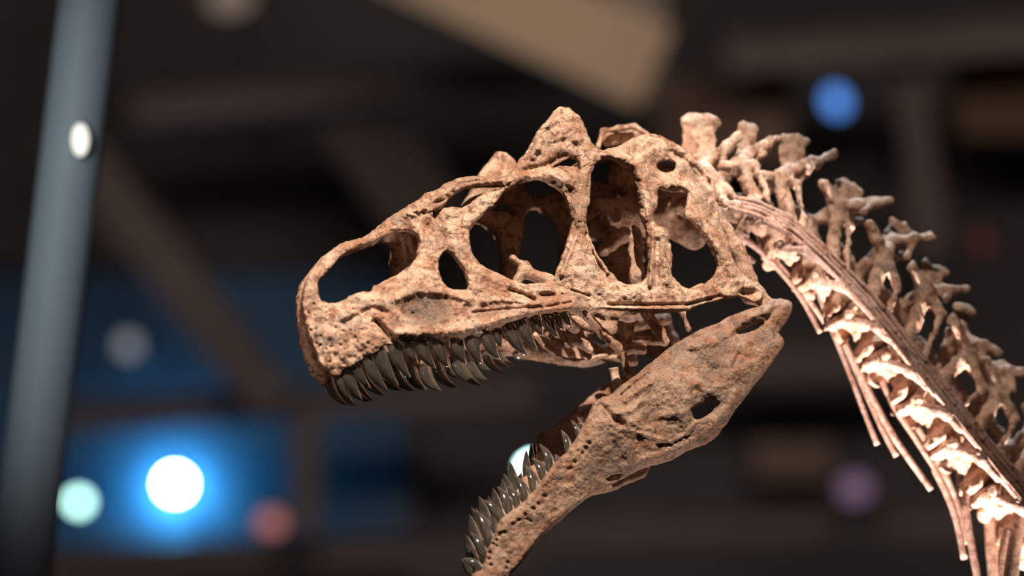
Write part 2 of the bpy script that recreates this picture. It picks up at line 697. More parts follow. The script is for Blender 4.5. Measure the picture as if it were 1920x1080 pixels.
PXM = 1 / FPX
w0 = 20.5
beam('roof_girder', (660, -130), (1225, 130), 19.0, 160 * 19 * PXM, 0.4, M_TAN, 'broad tan girder running diagonally across the top of the hall', 'box', 'girder')
beam('roof_girder', (1190, -200), (1180, 190), 19.6, 120 * 19.6 * PXM, 0.3, M_TAUPE, 'upright greyish tan girder above the tallest skull horn', 'box', 'girder')
beam('ceiling_beam', (250, 205), (1100, 130), w0, 62 * w0 * PXM, 0.2, M_BEAM, 'dim brown beam above the snout rising gently to the right', 'I')
beam('ceiling_beam', (1360, 105), (2100, 55), w0, 70 * w0 * PXM, 0.2, M_BEAM, 'brown beam along the top right above the blue lamp', 'I')
beam('ceiling_beam', (60, 785), (1000, 728), w0, 58 * w0 * PXM, 0.2, M_BEAM, 'horizontal brown rail just below the upper teeth', 'I')
beam('ceiling_beam', (60, 1055), (1000, 1025), w0, 66 * w0 * PXM, 0.2, M_BEAM, 'lowest brown rail along the bottom left beneath the bright lamp', 'I')
beam('ceiling_beam', (1010, 985), (2000, 965), w0, 72 * w0 * PXM, 0.2, M_BEAM, 'brown rail behind the lower jaw along the bottom right', 'I')
beam('ceiling_beam', (1290, 680), (1700, 665), w0 + 0.6, 66 * w0 * PXM, 0.2, M_BEAM, 'short dim rail between the lower jaw and the neck ribs', 'I')
beam('diagonal_brace', (120, 250), (520, 760), w0 - 0.28, 85 * w0 * PXM, 0.2, M_BEAM, 'slanting brown brace between the pale column and the snout', 'box', 'brace')
beam('diagonal_brace', (640, 180), (820, 430), w0 + 0.2, 150 * w0 * PXM, 0.15, M_DIM, 'wide dim slanting brace above the nostril opening', 'box', 'brace', None, True)
beam('upright_post', (1700, 120), (1745, 470), w0 + 0.3, 60 * w0 * PXM, 0.15, M_BEAM, 'dim upright post to the right of the blue lamp', 'box', 'post', None, True)
beam('upright_post', (575, 770), (572, 1000), w0 - 0.35, 55 * w0 * PXM, 0.15, M_BEAM, 'short brown upright post right of the reddish lamp', 'box', 'post')


def panel(name, x0, y0, x1, y1, w, m, label, depth=0.08):
    a = P(x0, y0, w)
    b = P(x1, y1, w)
    V, F = box_mesh((a[0], a[1] - depth / 2, b[2]), (b[0], a[1] + depth / 2, a[2]))
    # a slim tray frame runs round the panel
    o = mesh_obj(name, V, F, m, smooth=False)
    t = (b[0] - a[0]) * 0.03
    tag(o, label, 'panel')
    fr = [((a[0] - t, b[2] - t), (b[0] + t, b[2])), ((a[0] - t, a[2]), (b[0] + t, a[2] + t)),
          ((a[0] - t, b[2]), (a[0], a[2])), ((b[0], b[2]), (b[0] + t, a[2]))]
    for (p0, q0), (p1, q1) in fr:
        mesh_obj('frame_rail', *box_mesh((p0, a[1] - depth * 0.8, q0), (p1, a[1] + depth * 0.8, q1)), M_BLACK, o, False)
    return o


panel('ceiling_panel', 1225, 150, 1475, 330, 21.3, M_PANEL, 'brown panel behind the first two neck spines')
panel('ceiling_panel', 1790, 95, 2000, 275, 21.3, M_PANEL2, 'ochre brown panel in the upper right corner')
panel('ceiling_panel', -60, 520, 760, 1070, 21.95, M_HALO_PANEL, 'added blue panel carrying the glow round the bright lamp')  # panel added only to catch the blue halo light
panel('ceiling_panel', 1410, 830, 1560, 905, 21.6, M_PANEL, 'dim reddish brown panel left of the purple lamp')

# lamps of the hall


def lamp(px, py, w, dia_px, col, strength, label, group='gallery lamps', sq=1.0, tilt=0.0, cat='lamp'):
    c = P(px, py, w)
    r = dia_px * w * PXM / 2
    root = thing('gallery_spotlight', c + np.array([0, 0, -r * 1.2]), label, cat, group)
    back = FWD
    ct, sn = math.cos(tilt), math.sin(tilt)
    e1 = (RIGHT * ct + UP * sn) * sq
    e2 = -RIGHT * sn + UP * ct
    seg = 28

    def rev(name, prof, m):
        V = []
        for (rad, z) in prof:
            for k in range(seg):
                a = 2 * math.pi * k / seg
                V.append(c + rad * r * (math.cos(a) * e1 + math.sin(a) * e2) + back * z * r)
        F = []
        for i in range(len(prof) - 1):
            for k in range(seg):
                k2 = (k + 1) % seg
                F.append((i * seg + k, (i + 1) * seg + k, (i + 1) * seg + k2, i * seg + k2))
        F.append(tuple(range((len(prof) - 1) * seg, len(prof) * seg))[::-1])
        return mesh_obj(name, V, F, m, root)
    rev('housing', [(1.02, 0.15), (1.02, -0.25), (1.16, -0.25), (1.2, 0.3), (1.15, 1.6), (0.8, 2.3), (0.3, 2.5)], M_BLACK)
    rev('lens', [(0.0001, 0.02), (0.5, 0.03), (0.85, 0.08), (1.0, 0.16), (0.9, 0.2)], glow('lamp_glow', col, strength))
    pts = []
    for k in range(9):
        a = math.pi * k / 8
        pts.append(c + 1.4 * r * (math.cos(a) * RIGHT + math.sin(a) * UP * 1.3) + back * r)
    V, F = sweep(pts, [0.09 * r] * 9, 6, 2)
    mesh_obj('yoke', V, F, M_BLACK, root)
    wall_arm(root, c + back * r * 1.0 + UP * 1.8 * r, .2 * r)
    return root


lamp(328, 908, 20.0, 42, (0.62, 0.93, 1.0), 60, 'brightest round white lamp with a blue halo, lower left')
lamp(148, 941, 20.0, 28, (0.55, 1.0, 0.88), 7.5, 'pale mint green round lamp left of the brightest lamp')
lamp(240, 648, 20.2, 38, (0.85, 0.88, 1.0), 0.36, 'dim grey white lamp beside the pale column, above the bright lamp')
lamp(508, 980, 19.3, 40, (1.0, 0.33, 0.27), 0.55, 'dim red lamp low down, right of the brightest lamp', sq=1.2)
lamp(1000, 880, 20.0, 26, (0.60, 1.0, 0.97), 40, 'white lamp shining behind the lower front teeth')
lamp(1568, 190, 19.8, 48, (0.10, 0.33, 1.0), 1.5, 'blue oval lamp at the upper right above the neck', sq=0.8, tilt=0.4)
lamp(1603, 916, 20.0, 48, (0.62, 0.36, 0.62), 0.33, 'dim purple lamp between the jaw and the neck ribs', sq=1.2)
lamp(1840, 452, 20.0, 40, (0.6, 0.06, 0.06), 0.12, 'faint dark red lamp at the right, behind the neck', sq=0.75)

lamp(430, -2, 19.6, 60, (1.0, 0.72, 0.56), 0.16, 'dim peach lamp cut by the top edge, right of the pale column', sq=1.5)

# point light added before the panel to make the haze glow round the brightest lamp
pl = bpy.data.lights.new('added_halo_light', 'POINT')
pl.energy = 26
pl.color = (0.12, 0.56, 1.0)
pl.shadow_soft_size = 0.08
po = bpy.data.objects.new('added_halo_light', pl)
COL.objects.link(po)
po.location = P(328, 908, 21.44)

# pale column at the left with a glowing oval added for a lamp's reflection
colw = 7.3
root = thing('display_column', P(40, 1400, colw), 'leaning pale grey column at the far left edge', 'column')


def tapered_tube(a, b, r0, r1, name, m, seg=32, parent=root):
    V, F = sweep([a, a + (b - a) * 0.5, b], [r0, (r0 + r1) / 2, r1], seg, 4)
    return mesh_obj(name, to_world(V), F, m, parent)


def camp(px, py, w):
    return np.array([(px - 960) / FPX * w, (540 - py) / FPX * w, w])


tapered_tube(camp(-250, 3480, colw), camp(307, -1160, colw), 0.064, 0.056, 'shaft', M_STEEL)
V, F = sweep([camp(-238, 3380, colw), camp(-242, 3415, colw), camp(-250, 3480, colw)], [0.075, 0.11, 0.12], 32, 4)
mesh_obj('base_flange', to_world(V), F, M_STEEL, root)
lr = thing('column_reflection', P(150, 262, colw - 0.07), 'small oval white lamp on the pale column', 'lamp')
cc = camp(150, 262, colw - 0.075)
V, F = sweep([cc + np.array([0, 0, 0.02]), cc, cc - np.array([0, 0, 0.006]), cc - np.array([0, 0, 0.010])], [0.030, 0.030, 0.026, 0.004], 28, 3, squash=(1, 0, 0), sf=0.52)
mesh_obj('lens', to_world(V), F, glow('column_reflection_glow', (1.0, 0.95, 0.84), 1.3), lr)  # emissive oval standing in for the reflection, not a fitted lamp
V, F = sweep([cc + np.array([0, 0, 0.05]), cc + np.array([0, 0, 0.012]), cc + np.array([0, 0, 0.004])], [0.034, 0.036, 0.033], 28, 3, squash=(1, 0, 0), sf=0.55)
mesh_obj('reflection_rim', to_world(V), F, M_STEEL, lr)

# ================================================================== the skeleton
SK = thing('dinosaur_skeleton', P(1900, 1150, 6.4), 'mounted brown predatory dinosaur skeleton with open jaws, head and neck in view', 'skeleton')

# ---- skull walls
SKULL = [(630, 708), (604, 688), (588, 653), (577, 619), (569, 588), (567, 563), (570, 538), (577, 518), (592, 498), (615, 473),
         (632, 462), (650, 452), (677, 446), (700, 432), (727, 410), (745, 398), (766, 384), (783, 374), (796, 363), (819, 356), (831, 346),
         (849, 338), (868, 332), (890, 330), (920, 332), (950, 328), (966, 312), (974, 299), (990, 280), (1010, 243), (1031, 219), (1045, 203),
         (1064, 201), (1084, 216), (1096, 235), (1104, 253), (1116, 276), (1134, 281), (1158, 274), (1186, 259), (1213, 251),
         (1236, 254), (1268, 270), (1290, 285), (1315, 311), (1333, 334), (1342, 365), (1348, 395), (1352, 420), (1367, 455), (1376, 488),
         (1393, 512), (1418, 535), (1432, 548), (1428, 562), (1410, 566), (1390, 556), (1367, 560), (1340, 566), (1315, 571),
         (1282, 584), (1215, 586), (1132, 582), (1075, 583), (1020, 589), (991, 596), (938, 613), (899, 630), (840, 638), (797, 639), (753, 638),
         (741, 634), (730, 622), (737, 644), (721, 648), (708, 661), (690, 669), (675, 680), (660, 690), (645, 697)]
HOLES = [
    [(642, 479), (618, 505), (599, 527), (597, 543), (600, 557), (608, 566), (632, 567), (653, 557), (670, 548), (693, 546), (700, 537),
     (718, 528), (757, 507), (773, 493), (782, 475), (783, 445), (772, 436), (757, 434), (737, 438), (697, 455), (667, 467)],
    [(833, 473), (843, 473), (860, 495), (873, 513), (877, 539), (865, 544), (836, 536), (827, 516), (822, 500), (825, 482)],
    [(830, 389), (848, 369), (872, 355), (894, 350), (923, 347), (943, 348), (931, 357), (906, 363), (888, 377), (866, 389), (849, 388)],
    [(946, 363), (965, 350), (986, 339), (1012, 338), (1033, 346), (1052, 359), (1061, 374), (1068, 398), (1071, 415), (1068, 436),
     (1058, 468), (1046, 500), (1040, 516), (1027, 527), (985, 532), (956, 523), (926, 509), (903, 496), (886, 475), (880, 449), (883, 430),
     (905, 404), (926, 385)],
    [(1038, 314), (1051, 304), (1069, 297), (1083, 302), (1086, 317), (1075, 313), (1061, 310)],
    [(1110, 322), (1124, 303), (1146, 299), (1166, 310), (1186, 329), (1195, 357), (1199, 384), (1203, 411), (1212, 430), (1214, 455),
     (1216, 484), (1213, 518), (1201, 529), (1178, 534), (1164, 528), (1133, 496), (1113, 460), (1102, 427), (1101, 400), (1106, 373), (1108, 347)],
    [(1231, 312), (1238, 302), (1262, 302), (1267, 310), (1260, 322), (1240, 321)],
    [(1237, 354), (1262, 360), (1286, 361), (1289, 378), (1284, 402), (1298, 416), (1320, 443), (1338, 475), (1345, 498),
     (1335, 520), (1313, 537), (1295, 542), (1273, 531), (1260, 513), (1261, 484), (1257, 456), (1250, 428), (1233, 424), (1225, 407), (1233, 382)],
]
L_SKULL = RBF([(570, 560, .010), (580, 620, .012), (604, 688, .016), (632, 706, .018), (650, 600, .043), (700, 645, .052), (640, 462, .010), (600, 500, .010),
               (700, 440, .012), (745, 400, .017), (700, 560, .048), (790, 430, .040), (800, 600, .074), (830, 352, .046), (860, 480, .068),
               (900, 625, .085), (890, 332, .062), (950, 332, .088), (970, 540, .094), (1000, 600, .10), (1050, 205, .105), (1090, 300, .110),
               (1085, 420, .113), (1100, 560, .119), (1200, 262, .112), (1210, 400, .130), (1220, 570, .136), (1300, 300, .105), (1320, 400, .130),
               (1340, 500, .147), (1420, 545, .152)])
rs = np.random.RandomState(3)
REL = [
    ([(706, 603), (719, 617), (738, 640)], -.012, 5), ([(817, 400), (802, 425), (798, 455), (793, 475), (760, 503)], -.004, 3.5),
    ([(805, 395), (790, 425), (788, 460)], .003, 6), ([(800, 575)], -.010, 32), ([(770, 585)], -.005, 24), ([(838, 572)], -.004, 22),
    ([(745, 560), (780, 545), (830, 548), (880, 562)], .005, 7), ([(745, 625), (800, 622), (870, 618), (930, 600), (1000, 583), (1070, 575)], .006, 9),
    ([(956, 544), (983, 552), (1001, 561)], -.009, 4), ([(1014, 553), (1038, 553)], -.008, 4), ([(1017, 577), (1070, 567)], -.005, 2.6),
    ([(887, 586), (950, 580), (1013, 576)], -.004, 3), ([(1072, 544), (1105, 555)], -.004, 2.2), ([(905, 566), (950, 562), (1000, 570), (1040, 563)], .004, 5),
    ([(1108, 445), (1122, 480), (1140, 510)], .006, 4), ([(1100, 440), (1113, 480), (1130, 508)], -.005, 4), ([(1082, 440), (1062, 490), (1052, 515)], .005, 4),
    ([(1140, 571), (1210, 572), (1290, 571), (1350, 555)], -.005, 3.2), ([(1130, 577), (1280, 579)], .003, 4),
    ([(1225, 445), (1221, 490), (1219, 535)], .007, 4), ([(1243, 440), (1246, 490), (1252, 530)], .005, 6), ([(1233, 450), (1232, 520)], -.004, 4),
    ([(1080, 330), (1085, 380), (1088, 420)], .007, 13), ([(1000, 335), (1030, 325), (1070, 345)], .005, 8), ([(985, 320), (1020, 312), (1060, 290)], -.005, 6),
    ([(1140, 290), (1185, 300), (1210, 345), (1215, 400)], .007, 9), ([(1195, 275), (1190, 300)], -.005, 5), ([(1212, 280), (1230, 268)], -.004, 5),
    ([(1260, 285), (1300, 315), (1325, 345)], -.009, 9), ([(1300, 326)], -.008, 15), ([(1310, 360), (1322, 420), (1352, 470), (1375, 510)], .006, 10),
    ([(1262, 345), (1285, 350)], .006, 7), ([(1330, 340), (1338, 400)], -.004, 4), ([(1395, 552), (1418, 550)], -.010, 10),
    ([(1120, 545), (1170, 552), (1230, 552)], .003, 12), ([(1378, 530)], .003, 10), ([(830, 440), (826, 470)], -.004, 7), ([(842, 430), (880, 415), (920, 395)], .003, 8),
    ([(645, 605), (670, 592)], -.006, 5), ([(680, 585), (700, 577), (725, 585)], -.005, 5), ([(600, 620), (640, 640)], .003, 12), ([(585, 560), (590, 640), (610, 680)], -.002, 5),
    ([(1020, 250), (1045, 232)], -.004, 5), ([(1030, 275), (1062, 262)], -.004, 6), ([(1070, 240), (1080, 262)], .004, 6), ([(1015, 265), (1000, 290)], .004, 7),
    ([(770, 405), (800, 385), (850, 350)], .003, 6), ([(860, 345), (900, 338)], -.003, 3),
]
for _ in range(95):
    x, y = rs.uniform(578, 740), rs.uniform(560, 690)
    REL.append(([(x, y)], -rs.uniform(.0010, .0038) * (rs.rand() < .6), rs.uniform(1.6, 3.0)))
for _ in range(70):
    x, y = rs.uniform(740, 1060), rs.uniform(540, 630)
    REL.append(([(x, y)], -rs.uniform(.0008, .003) * (rs.rand() < .6), rs.uniform(1.8, 3.0)))
for _ in range(40):
    x, y = rs.uniform(985, 1100), rs.uniform(215, 300)
    REL.append(([(x, y)], rs.uniform(-.0025, .003), rs.uniform(5, 10)))
for _ in range(40):
    x = rs.uniform(740, 950)
    REL.append(([(x, 405 - (x - 740) * .36 + rs.uniform(0, 18)), (x + 14, 400 - (x - 740) * .36 + rs.uniform(0, 18))], rs.uniform(-.004, .004), 2.6))
_rf = ridge_field(REL)


def rel_skull(x, y):
    return 1.5 * _rf(x, y) + .0030 * vn2(x, y, 30, 4) + .0026 * vn2(x, y, 13, 5) + .0015 * vn2(x, y, 5.5, 6)


_sf = ridge_field([([(790, 575)], 1.0, 40), ([(825, 580)], .6, 24), ([(1015, 578), (880, 592)], .5, 6), ([(830, 450)], .35, 14), ([(1300, 325)], .6, 14), ([(1045, 285)], .5, 18), ([(900, 560)], .4, 16)])


def stain_skull(x, y):
    return np.clip(_sf(x, y), 0, 1)


V1, F1, S1 = slab(SKULL, HOLES, 1.6, L_SKULL, rel_skull, stain_skull, .011, .013, 15, 1.3)
V2, F2, S2 = slab(SKULL, HOLES, 2.8, L_SKULL, rel_skull, stain_skull, .011, .013, 15, 1.3, 9)
V2 = mirror(V2)
skull = mesh_obj('skull', to_world(np.concatenate([V1, V2])), np.concatenate([F1, F2[:, ::-1] + len(V1)]), M_SKULL, SK, stain=np.concatenate([S1, S2]))
skull['label'] = 'tan skull with large openings'

# roof of the skull between both walls
rp = [(600, 512), (640, 470), (690, 445), (745, 408), (800, 370), (850, 345), (900, 340), (950, 338), (1000, 326), (1050, 322), (1100, 300), (1150, 288), (1200, 268), (1235, 264), (1275, 285), (1310, 318), (1332, 345)]
rc = catmull(rp, False, 5)
nl = 17
V = []
for (x, y) in rc:
    Lr = float(L_SKULL(x, y)) * 0.98
    row = [U(x, y, Lr * (1 - 2 * k / (nl - 1))) for k in range(nl)]
    V.append(np.array(row))
V = np.array(V)
n0 = V.shape[0]
vv = V.reshape(-1, 3)
dn = np.array([0.08, -0.93, 0.0])
bot = vv + dn * 0.010
F = []
for i in range(n0 - 1):
    for k in range(nl - 1):
        a = i * nl + k
        F.append((a, a + nl, a + nl + 1, a + 1))
        o_ = len(vv)
        F.append((o_ + a, o_ + a + 1, o_ + a + nl + 1, o_ + a + nl))
for i in range(n0 - 1):
    for k in (0, nl - 1):
        a = i * nl + k
        F.append((a, a + nl, len(vv) + a + nl, len(vv) + a))
for k in range(nl - 1):
    for i in (0, n0 - 1):
        a = i * nl + k
        F.append((a, a + 1, len(vv) + a + 1, len(vv) + a))
allv = np.concatenate([vv, bot])
allv[:, 1] += .002 * vn3(allv, .02, 2)
mesh_obj('skull_roof', to_world(allv), F, M_SKULL, skull)


def cap(p, q, r0, r1, *ex):
    """rod between (px, py, side) points, radii in pixels"""
    return (U(*p), U(*q), r0 * .00084, r1 * .00084) + ex


def mir(prims):
    out = []
    for p in prims:
        t = (mirror(p[0]), mirror(p[1])) + tuple(p[2:4])
        if len(p) > 4:
            ax_ = np.array(p[4])
            t += (ax_ - 2 * (ax_ @ LFAR) * LFAR, p[5])
        out.append(t)
    return out


# crest at the back of the roof
V, F = blob([cap((1121, 277, -.02), (1130, 247, -.03), 5, 5), cap((1130, 247, -.03), (1160, 240, -.035), 5, 5), cap((1160, 240, -.035), (1190, 236, -.03), 5, 5),
             cap((1190, 236, -.03), (1216, 255, .0), 5, 6), cap((1140, 262, -.05), (1196, 252, -.05), 14, 12, (0, 0.2, 1), .35)], .0025, .006, .001, .012, 4)
mesh_obj('crest', to_world(V), F, M_SKULL, skull)

# braincase and inner struts
pr = [cap((1180, 330, 0), (1290, 370, 0), 42, 46), cap((1150, 400, 0), (1240, 400, 0), 26, 40), cap((1240, 400, 0), (1300, 440, 0), 30, 30),
      cap((1170, 400, .0), (1120, 380, 0), 22, 12), cap((1290, 380, 0), (1340, 390, 0), 26, 22)]
half = [cap((1250, 390, .03), (1300, 380, .10), 16, 14), cap((1200, 345, .03), (1205, 330, .10), 12, 12), cap((1220, 440, .02), (1240, 500, .06), 12, 12),
        cap((1330, 380, .12), (1380, 470, .13), 14, 15), cap((1380, 470, .13), (1410, 550, .13), 16, 20), cap((1410, 550, .13), (1438, 570, .138), 15, 13), cap((1290, 400, .06), (1360, 430, .12), 10, 12)]
V, F = blob(pr + half + mir(half), .0035, .012, .0028, .02, 5)
mesh_obj('braincase', to_world(V), F, M_SKULL, skull)

# palate: wing bones, struts and plates in the mouth roof
half = [cap((1380, 520, .11), (1270, 560, .07), 13, 10, ), cap((1270, 560, .07), (1180, 590, .035), 10, 14), cap((1180, 590, .035), (1090, 580, .03), 14, 12),
        cap((1090, 580, .03), (960, 560, .03), 12, 8), cap((960, 560, .03), (860, 570, .02), 8, 5), cap((960, 545, .05), (985, 500, .05), 11, 8), cap((985, 500, .05), (960, 485, .05), 8, 7),
        cap((980, 510, .05), (1030, 525, .06), 12, 12), cap((1180, 590, .035), (1200, 560, .115), 9, 11), cap((1225, 600, .045), (1245, 640, .05), 8, 9),
        cap((1245, 640, .05), (1190, 635, .05), 8, 6), cap((1210, 590, .06), (1240, 625, .05), 8, 8), cap((1275, 575, .09), (1292, 618, .085), 6, 5),
        cap((1192, 436, .07), (1195, 520, .075), 15, 16, LFAR, .4), cap((1195, 520, .075), (1190, 575, .06), 14, 10), cap((1130, 470, .0), (1170, 440, .02), 9, 15)]
V, F = blob(half + mir(half), .003, .007, .002, .015, 6)
mesh_obj('palate', to_world(V), F, M_SKULL, skull)
# hanging wing plate with a thin curled rim
pts = [(1003, 628, .02), (1020, 650, .0), (1046, 668, -.005), (1076, 677, -.01), (1110, 672, -.01), (1140, 664, -.01), (1168, 658, .0)]
prs = [cap(pts[i], pts[i + 1], 4, 4) for i in range(len(pts) - 1)]
prs += [cap((1030, 622, .0), (1090, 640, .0), 14, 13, (0.3, 0.3, -1), .4), cap((1090, 640, 0), (1105, 655, 0), 10, 8), cap((1060, 600, .02), (1085, 625, .0), 12, 10),
        cap((1100, 592, .03), (1130, 625, .01), 9, 9), cap((1130, 625, .01), (1165, 655, 0), 9, 10), cap((1020, 606, .0), (1006, 628, .01), 8, 6),
        cap((1165, 655, 0), (1205, 655, .01), 11, 9), cap((1180, 645, 0), (1180, 590, .02), 9, 10)]
V, F = blob(prs, .0022, .005, .0012, .012, 8)
mesh_obj('wing_bone', to_world(V), F, M_SKULL, skull)

# ---- lower jaw
JAW = [(1487, 572), (1482, 590), (1470, 608), (1461, 624), (1470, 637), (1467, 652), (1432, 700), (1395, 747), (1358, 800), (1334, 827), (1287, 847), (1251, 866),
       (1210, 877), (1174, 894), (1138, 914), (1104, 931), (1056, 971), (1014, 1010), (987, 1044), (956, 1081), (930, 1112), (905, 1132), (884, 1128), (878, 1100),
       (887, 1076), (902, 1069), (909, 1052), (917, 1024), (928, 997), (939, 975), (959, 958), (975, 947), (992, 930), (1014, 902), (1037, 872), (1064, 844),
       (1081, 819), (1096, 793), (1110, 763), (1119, 748), (1145, 740), (1160, 726), (1195, 700), (1232, 670), (1257, 650), (1300, 625), (1315, 617), (1345, 606),
       (1370, 592), (1395, 582), (1430, 571), (1445, 561), (1460, 560), (1478, 563)]
JH = [[(1299, 768), (1318, 758), (1341, 752), (1338, 768), (1322, 780), (1303, 786)], [(1142, 898), (1152, 892), (1160, 891), (1156, 898), (1146, 902)],
      [(1384, 624), (1405, 613), (1430, 606), (1420, 616), (1400, 624)]]
L_JAW = RBF([(1480, 570, .150), (1460, 640, .148), (1390, 640, .145), (1300, 640, .12), (1340, 820, .104), (1200, 700, .102), (1250, 860, .084), (1120, 760, .088),
             (1140, 910, .062), (1030, 880, .062), (1050, 970, .048), (960, 960, .042), (985, 1040, .030), (905, 1065, .016), (950, 1085, .030), (880, 1115, .008), (1300, 760, .138), (1180, 800, .105)])
JREL = [([(1198, 812), (1257, 829), (1287, 812), (1310, 785), (1345, 752)], .0035, 4), ([(1225, 780)], -.006, 26), ([(1265, 800)], -.004, 24), ([(1230, 780), (1275, 775), (1320, 755)], .003, 6),
        ([(1165, 741), (1190, 720), (1216, 701)], -.006, 3), ([(1172, 752), (1225, 712)], .004, 5), ([(1126, 760), (1145, 780), (1165, 795)], -.009, 6), ([(1155, 775), (1185, 770), (1205, 750)], .005, 6),
        ([(1322, 640), (1365, 690), (1345, 740)], .004, 18), ([(1300, 650), (1345, 640), (1400, 598), (1440, 580)], .006, 9), ([(1375, 690), (1385, 665)], -.005, 4), ([(1440, 600), (1452, 580)], -.005, 5),
        ([(1380, 740), (1340, 800), (1280, 838), (1200, 865)], .004, 8), ([(1110, 925), (1050, 970), (1000, 1020), (960, 1070)], .004, 8), ([(1425, 628)], -.004, 14), ([(1400, 700), (1430, 660)], .003, 14),
        ([(1070, 845), (1030, 890), (990, 940)], .004, 7), ([(1260, 720)], .005, 20), ([(1150, 850)], -.003, 24), ([(1330, 700)], -.003, 14)]
for (x, y) in [(1070, 878), (1098, 840), (1105, 832), (1020, 930), (999, 953), (985, 965), (973, 975), (961, 983), (947, 998), (938, 1000), (931, 1013), (935, 1005), (918, 1036), (916, 1048), (952, 1055), (950, 1066),
               (920, 1060), (925, 1020), (1010, 945), (1092, 850), (1078, 866), (1066, 880)]:
    JREL.append(([(x, y)], -.006, 3.0))
for _ in range(22):
    t = rs.rand()
    JREL.append(([(1110 - 190 * t + rs.uniform(-12, 26), 790 + 250 * t + rs.uniform(-6, 30))], -rs.uniform(.001, .003), rs.uniform(2, 3.4)))
for _ in range(60):
    JREL.append(([(rs.uniform(1130, 1330), rs.uniform(690, 840))], rs.uniform(-.0025, .003), rs.uniform(3, 9)))
_jr = ridge_field(JREL)
_js = ridge_field([([(1165, 850), (1110, 880)], .8, 22), ([(1215, 775)], .7, 14), ([(1330, 700), (1345, 660)], .6, 18), ([(1430, 630)], .6, 16), ([(1290, 760), (1330, 745)], .6, 12), ([(1010, 975)], .4, 20)])
V1, F1, S1 = slab(JAW, JH, 1.6, L_JAW, lambda x, y: 1.0 * _jr(x, y) + .0034 * vn2(x, y, 34, 14) + .0018 * vn2(x, y, 14, 15) + .0009 * vn2(x, y, 5.5, 16),
                  lambda x, y: np.clip(_js(x, y), 0, 1), .014, .014, 22, 1.0, 20)
V2, F2, S2 = slab(JAW, JH, 2.8, L_JAW, lambda x, y: _jr(x, y), lambda x, y: np.clip(_js(x, y), 0, 1), .014, .014, 22, 1.0, 29)
V2 = mirror(V2)
jaw = mesh_obj('lower_jaw', to_world(np.concatenate([V1, V2])), np.concatenate([F1, F2[:, ::-1] + len(V1)]), M_JAW, SK, stain=np.concatenate([S1, S2]))
jaw['label'] = 'brown lower jaw hanging wide open'

# tongue bones hanging behind the jaw
V, F = sweep([U(1150, 690, .0), U(1153, 705, 0), U(1160, 735, .01), U(1175, 770, .02)], [.008, .007, .008, .009], 10, 4)
mesh_obj('tongue_bone', to_world(V), F, M_NECK, SK)
V, F = sweep([U(1168, 662, .02), U(1174, 690, .02), U(1190, 715, .03), U(1205, 740, .04)], [.006, .006, .007, .007], 10, 4)
mesh_obj('tongue_bone', to_world(V), F, M_JAW, SK)

# ---- teeth
UT = [((636, 700), (661, 754), 10), ((651, 695), (680, 750), 11), ((667, 686), (696, 728), 10), ((690, 676), (727, 731), 12), ((714, 664), (748, 723), 12),
      ((739, 650), (770, 708), 12), ((762, 646), (786, 682), 11), ((788, 643), (818, 691), 13), ((819, 638), (843, 689), 14), ((855, 638), (876, 684), 13), ((883, 632), (906, 683), 14),
      ((912, 627), (939, 675), 13), ((932, 618), (943, 654), 9), ((954, 610), (990, 667), 14), ((979, 602), (1009, 657), 12), ((1004, 597), (1021, 632), 10),
      ((1025, 593), (1050, 635), 10), ((1042, 590), (1061, 621), 9), ((1058, 588), (1076, 615), 8), ((1097, 583), (1104, 599), 6)]
LT = [((899, 1064), (867, 1048), 9), ((907, 1036), (881, 998), 11), ((919, 1012), (891, 957), 12), ((932, 988), (916, 941), 10), ((941, 974), (905, 937), 9), ((956, 955), (932, 912), 11),
      ((971, 944), (951, 910), 9), ((986, 932), (964, 891), 10), ((1002, 914), (985, 872), 10), ((1020, 892), (998, 858), 10), ((1033, 874), (1012, 833), 10),
      ((1047, 862), (1039, 851), 5), ((1066, 841), (1052, 806), 8), ((1084, 812), (1070, 787), 6), ((1092, 800), (1082, 781), 5)]


def tooth(base, tip, wpx, Lf, sgn, parent, far, seed):
    r_ = random.Random(seed)
    bx, by = base
    tx, ty = tip
    dx, dy = tx - bx, ty - by
    ln = math.hypot(dx, dy)
    L0 = float(Lf(bx, by)) - .004
    nx, ny = dy / ln, -dx / ln                       # sideways in the plane of the row
    bow = 0.075 * ln * sgn
    if far:
        ln *= r_.uniform(.85, 1.1)
        dx *= r_.uniform(.85, 1.15)
    prof = [(-.28, .85), (0, 1.0), (.2, 1.0), (.4, .9), (.6, .72), (.78, .48), (.9, .28), (1.0, .05)]
    pts, rad = [], []
    for t, r in prof:
        b = bow * 4 * t * (1 - t) if t > 0 else 0
        pts.append(U(bx + dx * t + nx * b, by + dy * t + ny * b, L0 - .010 * t * t))
        rad.append(r * wpx * 1.12 * .00084)
    pts = np.array(pts)
    if far:
        pts = mirror(pts)
    V, F = sweep(pts, rad, 12, 3, squash=LFAR, sf=.5)
    mesh_obj('tooth', to_world(V), F, M_TOOTH, parent)


for far in (False, True):
    for i, (b, t, w) in enumerate(UT):
        tooth(b, t, w, L_SKULL, -1, skull, far, i)
    for i, (b, t, w) in enumerate(LT):
        tooth(b, t, w, L_JAW, -1, jaw, far, 50 + i)

# ---- neck: its own middle plane starting at the back of the skull
NF = np.array([-0.42, -0.33, 0.845])
NF /= np.linalg.norm(NF)
N_MID = U(1330, 380, 0.0)


def UN(px, py, l=0.0):
    return unplane(px, py, l, NF, N_MID)


